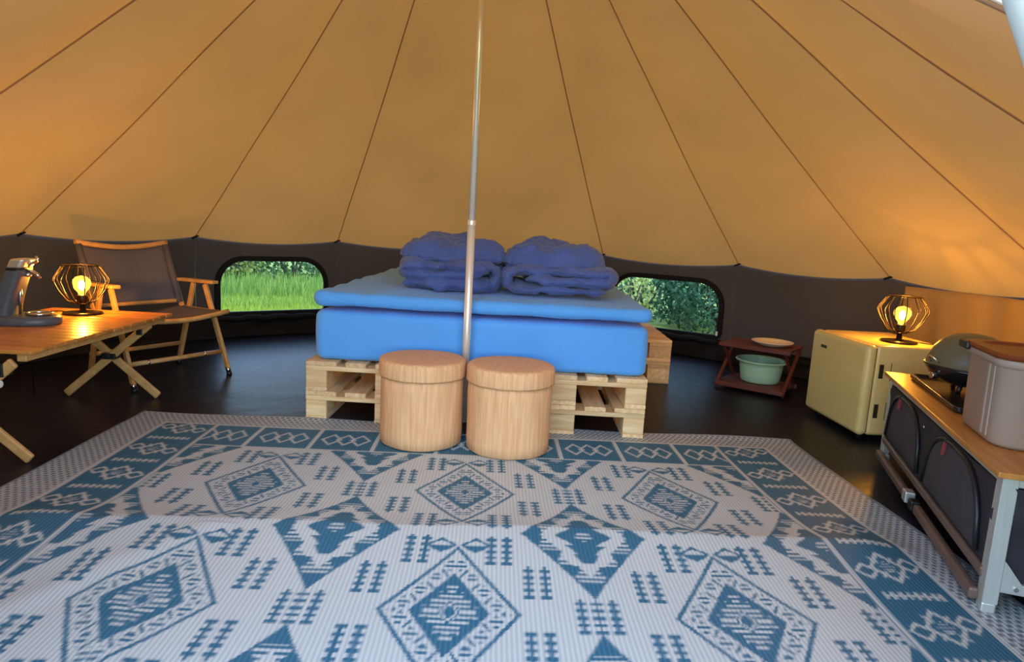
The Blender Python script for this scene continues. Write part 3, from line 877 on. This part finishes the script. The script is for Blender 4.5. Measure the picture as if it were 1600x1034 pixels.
MB().cyl(foot_-Vector((0, 0, .02)), foot_+Vector((0, 0, .03)), .020, n=16).build('foot', BLK, dp)
# ------------------------------------------------------------------ left folding table
TX0, TX1, TY0, TY1, TZ = -2.235, -1.632, 2.325, 3.365, .43
tb = thing('folding_table', 'low folding table of orange bamboo slats on crossed legs', 'table', ((TX0+TX1)/2, (TY0+TY1)/2, 0))
tcx, tcy = (TX0+TX1)/2, (TY0+TY1)/2
ns = 16
slat = MB().box((0, 0, 0), (TX1-TX0, (TY1-TY0)/ns-.0035, .016))
sm = slat.mesh('slat', BAMBOO)
for i in range(ns):
    y = TY0+(TY1-TY0)*(i+.5)/ns-tcy
    o = inst('slat', sm, tb, (R_.uniform(-.001, .001), y, TZ-.008)); b = o.modifiers.new('Bevel', 'BEVEL'); b.width = .004; b.segments = 2
for x in (TX0+.045, TX1-.045):
    MB().bar((x-tcx, TY0-tcy+.02, TZ-.031), (x-tcx, TY1-tcy-.02, TZ-.031), .034, .028).build('side_rail', BEECH, tb, bevel=.003)
for yy in (2.343, 3.27):
    for sgn in (-1, 1):
        xa, xb = (-1.674, -2.118) if sgn > 0 else (-2.118, -1.674)
        y_ = yy+sgn*.013-tcy
        # foot -> upper end under the rail
        MB().bar((xa-tcx, y_, .012), (xb-tcx+(.02 if sgn > 0 else -.02), y_, TZ-.045), .020, .040, up=(0, 0, 1)).build('leg', BEECH, tb, bevel=.008, seg=3)
    br = MB(); cx_ = -1.896-tcx
    br.box((cx_, yy-tcy, .215), (.07, .06, .03)); br.cyl((cx_, yy-tcy-.04, .215), (cx_, yy-tcy+.04, .215), .012, n=12)
    br.build('hinge_bracket', BLK, tb, bevel=.004)
    for sx in (-1, 1): MB().box((cx_+sx*.155, yy-tcy, TZ-.075), (.030, .056, .05)).build('corner_bracket', BLK, tb, bevel=.004)
cap_ = MB(); cap_.cyl((-1.795-tcx, 2.318-tcy, .302), (-1.735-tcx, 2.318-tcy, .306), .014, n=14); tag(cap_.build('end_cap', WHITE, tb, bevel=.004), 'white end cap')

# ------------------------------------------------------------------ lamps
def make_lamp(label, loc, rz=0.0):
    L = thing('cage_lamp', label, 'lamp', loc, rz, 'wire cage table lamps')
    MB().lathe([(.001, 0), (.083, 0), (.085, .004), (.083, .009), (.03, .012), (.014, .018), (.012, .05)], 32).build('base', DKMET, L)
    MB().lathe([(.012, .048), (.021, .052), (.022, .088), (.018, .094), (.001, .095)], 20).build('socket', DKMET, L)
    prof = [(.034, .052), (.062, .066), (.098, .118), (.117, .163), (.112, .180), (.082, .228), (.076, .236)]
    nw = 14
    for i in range(nw):
        a = 2*PI*i/nw
        MB().tube([(r*math.cos(a), r*math.sin(a), z) for r, z in prof], .0021, 6).build('cage_wire', DKMET, L)
    for r, z in ((.034, .052), (.076, .236)):
        MB().tube([(r*math.cos(2*PI*i/36), r*math.sin(2*PI*i/36), z) for i in range(36)], .0028, 6, closed=True).build('cage_ring', DKMET, L)
    sp = MB()
    for i in range(3):
        a = 2*PI*i/3; sp.cyl((.012*math.cos(a), .012*math.sin(a), .050), (.034*math.cos(a), .034*math.sin(a), .052), .002, n=6)
    sp.build('spoke', DKMET, L)
    MB().lathe([(.001, .092), (.014, .095), (.018, .106), (.032, .124), (.041, .146), (.038, .164), (.024, .180), (.001, .187)], 28).build('bulb_glass', AMBER, L)
    MB().lathe([(.001, .116), (.008, .120), (.0125, .134), (.013, .146), (.009, .158), (.001, .162)], 20).build('filament', BULB, L)
    return L
lamp1 = make_lamp('lit wire cage lamp on the orange folding table', (-1.985, 3.205, TZ))
lamp2 = copy_tree(lamp1); lamp2['label'] = 'lit wire cage lamp on top of the cream fridge'; lamp2.location = (2.085, 3.235, .482); lamp2.rotation_euler = (0, 0, .25)
cd = MB(); cd.tube([(.083, -.01, .006), (.11, -.05, .004), (.145, -.09, .003), (.152, -.125, -.012), (.153, -.145, -.10), (.155, -.15, -.46)], .003, 6); cd.build('cord', BLK, lamp2)
cd = MB(); cd.tube([(-.083, .0, .006), (-.12, .03, .004), (-.17, .0, .004), (-.235, .02, .004), (-.27, .02, -.03), (-.272, .02, -.425)], .003, 6); cd.build('cord', BLK, lamp1)

# ------------------------------------------------------------------ coffee machine
cm = thing('coffee_machine', 'slate grey pod coffee machine with chrome lever on the table', 'coffee machine', (-2.03, 2.875, TZ), .10)
b = MB(); b.lathe([(.001, 0), (.118, 0), (.124, .006), (.124, .022), (.118, .034), (.10, .038), (.001, .038)], 40, sx=1.16, sy=.84); b.build('base', COFFEE, cm)
c = MB()
def col_pt(u, v):
    a = 2*PI*u
    cx_ = -.080+.050*v+.02*v*v; hx = .045*(1-.22*v); hy = .062*(1-.12*v)
    x = math.copysign(abs(math.cos(a))**.55, math.cos(a))*hx; y = math.copysign(abs(math.sin(a))**.55, math.sin(a))*hy
    return (cx_+x, y, .030+.205*v)
c.grid(col_pt, 40, 14); c.build('column', COFFEE, cm)
def ring_at(mb, z0, z1, x0, x1, hx, hy, grow=0.0, top=True):
    n = 40; V = []
    for z, x in ((z0, x0), (z1, x1)):
        for k in range(n):
            a = 2*PI*k/n
            V.append((x+math.copysign(abs(math.cos(a))**.55, math.cos(a))*(hx+grow), math.copysign(abs(math.sin(a))**.55, math.sin(a))*(hy+grow), z))
    F = [(k, (k+1) % n, n+(k+1) % n, n+k) for k in range(n)]
    F += [tuple(reversed(range(n))), tuple(range(n, 2*n))]
    return mb.add(V, F, False)
ring_at(MB(), .232, .243, -.0125, -.009, .036, .055).build('dark_band', BLK, cm)
tag(ring_at(MB(), .242, .282, -.009, .010, .034, .053).build('head', ALU, cm, bevel=.008, seg=3), 'brushed steel head')
lv = MB(); lv.tube([(.018, .0, .246), (.038, .0, .262), (.060, .0, .272), (.066, .0, .284), (.058, .0, .294)], [.006, .006, .007, .006, .005], 10); tag(lv.build('lever', CHROME, cm), 'chrome lever')
sp = MB(); sp.tube([(.018, 0, .222), (.040, 0, .226), (.060, 0, .214), (.070, 0, .200)], [.010, .011, .009, .006], 10); tag(sp.build('spout', CHROME, cm), 'chrome spout')
MB().lathe([(.001, .214), (.012, .216), (.014, .226), (.008, .236), (.001, .238)], 16, (.022, 0, -.012)).build('knob', CHROME, cm)
t = MB(); t.tube([(.060+.045*math.cos(2*PI*i/30), .045*math.sin(2*PI*i/30), .046) for i in range(30)], .0065, 8, closed=True); tag(t.build('drip_ring', CHROME, cm), 'chrome drip ring')
t = MB()
for i in range(5): t.bar((.060-.036, -.030+.015*i, .044), (.060+.036, -.030+.015*i, .044), .004, .004)
t.build('drip_grid', CHROME, cm)
MB().cyl((-.016, 0, .04), (-.010, 0, .20), .008, n=10).build('water_pipe', CHROME, cm)

# ------------------------------------------------------------------ chair
cr = Vector((.5393, .8421, 0)); cw = Vector((-.8421, .5393, 0))
ch = thing('folding_chair', 'folding armchair with beech frame and grey canvas seat behind the table', 'chair', (-1.70, 3.618, 0), math.atan2(cr.y, cr.x))
# local x: towards the right arm, local y: rearwards
for sx in (-1, 1):
    MB().bar((sx*.280, .004, .035), (sx*.272, .200, .525), .020, .034, up=(0, 1, 0)).build('front_leg', BEECH, ch, bevel=.005)
    MB().bar((sx*.262, .462, .030), (sx*.268, .305, .525), .020, .034, up=(0, 1, 0)).build('rear_leg', BEECH, ch, bevel=.005)
    tag(MB().cyl((sx*.280, -.003, .018), (sx*.280, .008, .046), .014, n=12).build('leg_ferrule', CHROME, ch), 'shiny leg end')
    MB().lathe([(.001, 0), (.015, 0), (.016, .012), (.012, .020)], 12, (sx*.280, -.006, 0)).build('foot', BLK, ch)
    MB().lathe([(.001, 0), (.015, 0), (.016, .02), (.012, .032)], 12, (sx*.262, .464, 0)).build('rear_foot', BLK, ch)
    MB().bar((sx*.285, .120, .540), (sx*.275, .455, .533), .050, .020).build('armrest', BEECH, ch, bevel=.006)
    MB().bar((sx*.252, .385, .330), (sx*.250, .565, .745), .022, .030, up=(0, 1, 0)).build('back_post', BEECH, ch, bevel=.005)
    MB().bar((sx*.258, .030, .368), (sx*.258, .440, .362), .022, .030).build('seat_rail', BEECH, ch, bevel=.004)
for y, z, nm in ((.052, .135, 'front_stretcher'), (.440, .135, 'rear_stretcher')):
    MB().cyl((-.272, y, z), (.272, y, z), .013, n=12).build(nm, BEECH, ch)
for sx in (-.17, .16): MB().cyl((sx-.004, .052, .135), (sx+.004, .052, .135), .0142, n=12).build('metal_joint', CHROME, ch)
MB().tube([(-.30+.60*i/16, .022, .378-.030*math.sin(PI*i/16)) for i in range(17)], .014, 10).build('seat_front_bar', BEECH, ch)
MB().tube([(-.262+.524*i/16, .567, .752-.030*math.sin(PI*i/16)) for i in range(17)], .015, 10).build('back_top_bar', BEECH, ch)
MB().tube([(-.262+.524*i/12, .428, .405) for i in range(13)], .012, 10).build('back_lower_bar', BEECH, ch)
def seat_pt(u, v): return (-.255+.51*u, .022+.42*v, .384-.030*math.sin(PI*u)-.030*math.sin(PI*v)*math.sin(PI*u)-.006*v)
s_ = MB(); s_.grid(seat_pt, 16, 16); o = s_.build('seat', GREYF, ch); o.modifiers.new('Solid', 'SOLIDIFY').thickness = .008
def back_pt(u, v):
    z = .405+.335*v; y = .424+.138*v-.0
    return (-.245+.49*u, y+.035*math.sin(PI*u)*.9, z-.028*math.sin(PI*u)*v)
s_ = MB(); s_.grid(back_pt, 16, 14); o = s_.build('backrest', GREYF, ch); o.modifiers.new('Solid', 'SOLIDIFY').thickness = .010
for sx in (-1, 1):
    MB().cyl((sx*.243, .410, .395), (sx*.250, .562, .735), .019, n=10).build('backrest_sleeve', GREYF, ch)

# ------------------------------------------------------------------ low wooden stand on the right
sa = math.atan2(-.255, .313)
sd = thing('wooden_stand', 'small two tier dark red wooden stand beside the cream fridge', 'stand', (1.70, 4.06, 0), sa)
SW = .43
def stand_bar(nm, p0, p1, a, b, bev=.003): MB().bar(p0, p1, a, b).build(nm, MAHOG, sd, bevel=bev)
ypl = [0, .045, .09, .135, .18, .225, .27]
bm = MB().box((0, 0, 0), (SW, .038, .014)).mesh('top_slat', MAHOG)
for y in ypl: inst('top_slat', bm, sd, (0, y-.02, .285))
bm = MB().box((0, 0, 0), (SW-.02, .042, .012)).mesh('shelf_slat', MAHOG)
for i in range(6): inst('shelf_slat', bm, sd, (0, -.06+.055*i, .042))
for sx in (-1, 1):
    x = sx*(SW/2-.006)
    stand_bar('leg', (x, -.075, .012), (x, .23, .275), .020, .022)
    stand_bar('brace', (x+sx*-.016, -.035, .275), (x+sx*-.016, .235, .020), .016, .020)
stand_bar('front_rail', (-SW/2, -.075, .030), (SW/2, -.075, .030), .022, .026)
stand_bar('rear_rail', (-SW/2, .235, .030), (SW/2, .235, .030), .022, .026)
stand_bar('top_front_rail', (-SW/2-.01, -.045, .282), (SW/2+.01, -.045, .282), .018, .024)
pl = MB(); pl.lathe([(.001, .004), (.07, .0), (.085, .004), (.118, .020), (.128, .026), (.130, .029), (.127, .030), (.112, .024), (.080, .011), (.001, .009)], 40)
o = pl.build('plate', PLATE); o.location = (1.825, 4.115, .293); tag(o, 'cream plate on top of the red wooden stand', 'plate')
wb = MB(); wb.lathe([(.001, .0), (.112, .0), (.122, .008), (.128, .05), (.136, .105), (.140, .130), (.160, .133), (.163, .139), (.160, .144), (.138, .143), (.133, .135), (.127, .10), (.119, .03), (.108, .010), (.001, .008)], 48)
o = wb.build('washbasin', GREENB); o.location = (1.782, 4.145, .050); tag(o, 'pale green plastic basin on the lower shelf of wooden stand', 'basin')

# ------------------------------------------------------------------ fridge
fr = thing('mini_fridge', 'cream retro mini fridge with rounded door by the wall', 'fridge', (1.835, 3.345, 0), -PI/2+.012)
# local: x along the door (from far end to near end), y into the body, door front at y = 0
FW, FD, FZ0, FZ1 = .545, .44, .028, .482
rbox(MB(), (0, .052+(FD-.052)/2, (FZ0+FZ1)/2), (FW-.012, FD-.052, FZ1-FZ0), .018).build('body', CREAM, fr)
rbox(MB(), (0, .026, (FZ0+FZ1)/2), (FW, .052+.004, FZ1-FZ0+.002), .0265, 5).build('door', CREAM, fr)
MB().box((0, .0535, (FZ0+FZ1)/2), (FW-.03, .006, FZ1-FZ0-.03)).build('door_seal', BLK, fr)
MB().box((-.135, .000, .405), (.062, .008, .018)).build('badge', BADGE, fr, bevel=.003)
for z in (.355, .155):
    MB().box((FW/2-.0062, .082, z), (.006, .022, .070)).build('recess_handle', BADGE, fr, bevel=.002)
    MB().box((FW/2-.0065, .130, z), (.003, .003, .090)).build('side_groove', BADGE, fr)
for sx in (-1, 1):
    for y in (.05, FD-.05): MB().cyl((sx*.21, y, 0), (sx*.21, y, .034), .014, n=12).build('foot', BLK, fr)

# ------------------------------------------------------------------ camping kitchen cabinet
KA = math.atan2(.938, .346)
kt = thing('camping_cabinet', 'camping kitchen cabinet with oak top, aluminium legs and black fabric doors', 'cabinet', (1.335, 1.565, .011), KA)
KL, KD, KZ = 1.31, .50, .396
def kbar(nm, p0, p1, a, b, m, bev=.003): return MB().bar(p0, p1, a, b).build(nm, m, kt, bevel=bev)
nb = 5
top = MB().box((0, 0, 0), (KL+.05, (KD+.03)/nb-.002, .016)).mesh('top_board', OAK)
for i in range(nb):
    o = inst('top_board', top, kt, (KL/2, .022-(KD+.03)*(i+.5)/nb, KZ-.008)); b = o.modifiers.new('Bevel', 'BEVEL'); b.width = .003; b.segments = 2
for x in (.022, KL-.022):
    for y in (-.018, -KD+.018):
        l = MB(); s1 = 1 if x < .5 else -1; s2 = -1 if y > -.2 else 1
        l.box((x, y+s2*-.014, KZ/2+.008), (.044, .006, KZ-.040)); l.box((x-s1*.020, y, KZ/2+.008), (.006, .036, KZ-.040))
        l.build('leg', ALU, kt, bevel=.0015, seg=1)
        MB().box((x, y, .014), (.040, .034, .028)).build('leg_foot', WHITE if False else ALU, kt, bevel=.004)
for y in (-.012, -KD+.012):
    kbar('top_rail', (.03, y, KZ-.030), (KL-.03, y, KZ-.030), .018, .024, ALU)
    kbar('bottom_rail', (.03, y+.004, .100), (KL-.03, y+.004, .100), .026, .032, RAILB, .008)
for x in (.012, KL-.012):
    kbar('end_top_rail', (x, -.03, KZ-.030), (x, -KD+.03, KZ-.030), .018, .028, ALU)
    kbar('end_bottom_rail', (x, -.03, .078), (x, -KD+.03, .078), .018, .030, ALU)
    g = MB(); s1 = -1 if x < .5 else 1
    g.prism([(-.02, .09), (-.085, .09), (-.02, .175)], x+s1*.006, x+s1*.009, 'x'); g.build('gusset', ALU, kt)
    for yy in (-.07, -.115):
        MB().cyl((x+s1*.009, yy, .080), (x+s1*.014, yy, .080), .006, n=10).build('rivet', CHROME, kt)
# floor rail in two halves with a folding joint
kbar('floor_rail', (.03, .010, .034), (KL*.50-.03, .010, .034), .026, .034, RAILB, .008)
kbar('floor_rail', (KL*.56+.03, .010, .034), (KL-.03, .010, .034), .026, .034, RAILB, .008)
MB().box((KL*.56, .012, .040), (.05, .034, .042)).build('folding_joint', ALU, kt, bevel=.004)
MB().box((KL*.50, .012, .036), (.045, .030, .036)).build('joint_sleeve', BLK, kt, bevel=.004)
# fabric front with two zipped doors
fb = MB(); fb.grid(lambda u, v: (.03+(KL-.06)*u, -.006+.004*nz(u*9, v*4, 1), .115+(KZ-.16)*v), 40, 10); o = fb.build('fabric_front', FABK, kt)
o.modifiers.new('Solid', 'SOLIDIFY').thickness = .004
for nm, x in (('fabric_end', .006), ('fabric_end', KL-.006)):
    fb = MB(); fb.grid(lambda u, v: (x+.012*nz(u*5, v*5, 3)+.008*math.sin(u*9+v*4), -.02-(KD-.04)*u, .095+(KZ-.14)*v), 20, 10); fb.build(nm, FABK, kt)
fb = MB(); fb.grid(lambda u, v: (.02+(KL-.04)*u, -KD+.006, .11+(KZ-.15)*v), 10, 4); fb.build('fabric_back', FABK, kt)
MB().box((KL/2, -KD/2, .108), (KL-.06, KD-.04, .006)).build('shelf', FABK, kt)
def door_outline(x0, x1, z0, z1, flip):
    P = []; n = 24
    for i in range(n+1):          # arch: low at one side, high at the hinge
        t_ = i/n; x = x0+(x1-x0)*t_
        e = 1-abs(2*t_-1)**3.2
        P.append((x, z0+(z1-z0)*max(.0, e)**.55))
    return P
for (x0, x1) in ((.085, .635), (.715, 1.225)):
    P = door_outline(x0, x1, .135, .345, False)
    d = MB(); n = len(P)
    V = [(x, .0035+.002*nz(x*8, z*8, 0), z) for x, z in P]; mid = [((x0+x1)/2+(x-(x0+x1)/2)*.5, .008+.003*nz(x*8, 3, 0), .14+(z-.14)*.5) for x, z in P]
    c0 = ((x0+x1)/2, .009, .18)
    V = V+mid+[c0]
    F = [(i, i+1, n+i+1, n+i) for i in range(n-1)]+[(n+i, n+i+1, 2*n) for i in range(n-1)]+[(n-1, 0, n, 2*n-1), (2*n-1, n, 2*n)]
    d.add(V, F, True); dr = d.build('zip_door', MESHG, kt)
    z_ = MB(); z_.tube([(x, .006, z) for x, z in P], .0075, 8); z_.build('zip', BLK, dr)
    xp = x0+(x1-x0)*.64; zp = .343
    MB().bar((xp, .010, zp-.004), (xp, .014, zp-.050), .013, .005, up=(1, 0, 0)).build('zip_pull', RED, dr, bevel=.002)
    MB().box((xp, .010, zp+.002), (.016, .012, .016)).build('zip_slider', BLK, dr, bevel=.003)
MB().lathe([(.001, 0), (.007, .001), (.006, .004), (.001, .005)], 12).build('snap_button', CHROME, kt)
ob = [c_ for c_ in kt.children if c_.name.startswith('snap_button')][0]; ob.location = (.70, .004, .315); ob.rotation_euler = (-PI/2, 0, 0)

# things standing on the cabinet
def kpos(x, y, z): return (1.335+x*math.cos(KA)-y*math.sin(KA), 1.565+x*math.sin(KA)+y*math.cos(KA), z)
sb = thing('storage_box', 'milky clear plastic storage box with rust brown lid on cabinet', 'box', kpos(.365, -.262, KZ+.012), KA)
# local footprint: x along the cabinet, y across
bw, bd, bh = .325, .46, .258
def rrect(hx, hy, r, n=8):
    P = []
    for (sx, sy, a0) in ((1, 1, 0), (-1, 1, PI/2), (-1, -1, PI), (1, -1, 1.5*PI)):
        for i in range(n+1):
            a = a0+PI/2*i/n; P.append((sx*(hx-r)+r*math.cos(a), sy*(hy-r)+r*math.sin(a)))
    return P
def shell(levels, cap_first=True, cap_last=False, r=.055):
    V = []; F = []
    for hx, hy, z in levels: V += [(x, y, z) for x, y in rrect(hx, hy, r)]
    n = len(rrect(.2, .2, r))
    for i in range(len(levels)-1):
        for k in range(n): F.append((i*n+k, i*n+(k+1) % n, (i+1)*n+(k+1) % n, (i+1)*n+k))
    if cap_first: F.append(tuple(reversed(range(n))))
    if cap_last: F.append(tuple((len(levels)-1)*n+k for k in range(n)))
    return V, F
V, F = shell([(bw/2-.012, bd/2-.012, .001), (bw/2-.004, bd/2-.004, .012), (bw/2, bd/2, bh-.03), (bw/2+.002, bd/2+.002, bh-.028), (bw/2+.010, bd/2+.010, bh-.022), (bw/2+.010, bd/2+.010, bh)])
bo = MB().add(V, F, True); o = bo.build('tub', BIN, sb); o.modifiers.new('Solid', 'SOLIDIFY').thickness = .003
V, F = shell([(bw/2+.012, bd/2+.012, bh-.004), (bw/2+.016, bd/2+.016, bh+.004), (bw/2+.012, bd/2+.012, bh+.012), (bw/2-.02, bd/2-.02, bh+.013), (bw/2-.03, bd/2-.03, bh+.006)], True, True)
MB().add(V, F, False).build('lid', LIDB, sb)
for sx in (-1, 1):
    cl = MB(); cl.box((sx*(bw/2+.016), 0, bh-.004), (.014, .10, .036)); cl.build('clip_handle', BLK, sb, bevel=.005)
cl = MB(); cl.box((bw/2-.035, bd/2+.016, bh-.002), (.075, .016, .026)); cl.build('corner_clip', BLK, sb, bevel=.006)
rb = MB()
rb.bar((-.06, bd/2-.002, .02), (-.06, bd/2+.001, bh-.03), .010, .005, up=(0, 1, 0)); rb.bar((-.10, bd/2-.002, .02), (-.10, bd/2+.001, bh-.03), .006, .004, up=(0, 1, 0)); rb.build('rib', BIN, sb)

gt = thing('griddle_tray', 'flat black metal tray on the cabinet top under the round grill', 'tray', kpos(.92, -.22, KZ+.012), KA)
V, F = shell([(.30, .16, .001), (.31, .168, .006), (.31, .168, .022), (.300, .158, .022), (.292, .150, .008)], True, True, r=.02)
MB().add(V, F, False).build('pan', HOB, gt, bevel=.002)
for sx in (-1, 1): MB().tube([(sx*.31, -.05, .020), (sx*.335, -.045, .024), (sx*.335, .045, .024), (sx*.31, .05, .020)], .005, 8).build('handle', BLK, gt)
gs = thing('round_grill', 'round tabletop grill with smoky grey dome lid behind the storage box', 'grill', kpos(1.0, -.196, KZ+.022), KA)
MB().lathe([(.001, .022), (.06, .024), (.105, .040), (.136, .066), (.147, .088), (.149, .096), (.145, .097), (.10, .07), (.001, .06)], 40).build('bowl', HOB, gs)
MB().lathe([(.151, .095), (.152, .100), (.148, .104), (.143, .128), (.126, .168), (.098, .200), (.060, .220), (.02, .227), (.001, .227)], 40).build('dome_lid', GLASSG, gs)
MB().lathe([(.149, .0945), (.1535, .096), (.1535, .101), (.149, .1025)], 40).build('rim_band', BLK, gs)
for a in (.4, 2.5, 4.6): MB().cyl((.07*math.cos(a), .07*math.sin(a), .0), (.055*math.cos(a), .055*math.sin(a), .034), .009, n=10).build('foot', BLK, gs)
va = 1.98
cdir = Vector((math.cos(va), math.sin(va), 0)); ctan = Vector((-math.sin(va), math.cos(va), 0))
hd = MB(); hd.tube([cdir*(.146+.022*math.sin(PI*i/10)) + ctan*(.022*math.cos(PI*i/10)) + Vector((0, 0, .112+.022*math.sin(PI*i/10))) for i in range(11)], .004, 8); tag(hd.build('lid_handle', CHROME, gs), 'shiny loop handle')
kn = MB(); p0 = cdir*.128+Vector((0, 0, .060)); kn.cyl(p0, p0+cdir*.028, .013, n=16); tag(kn.build('knob', CHROME, gs, bevel=.003), 'shiny knob')
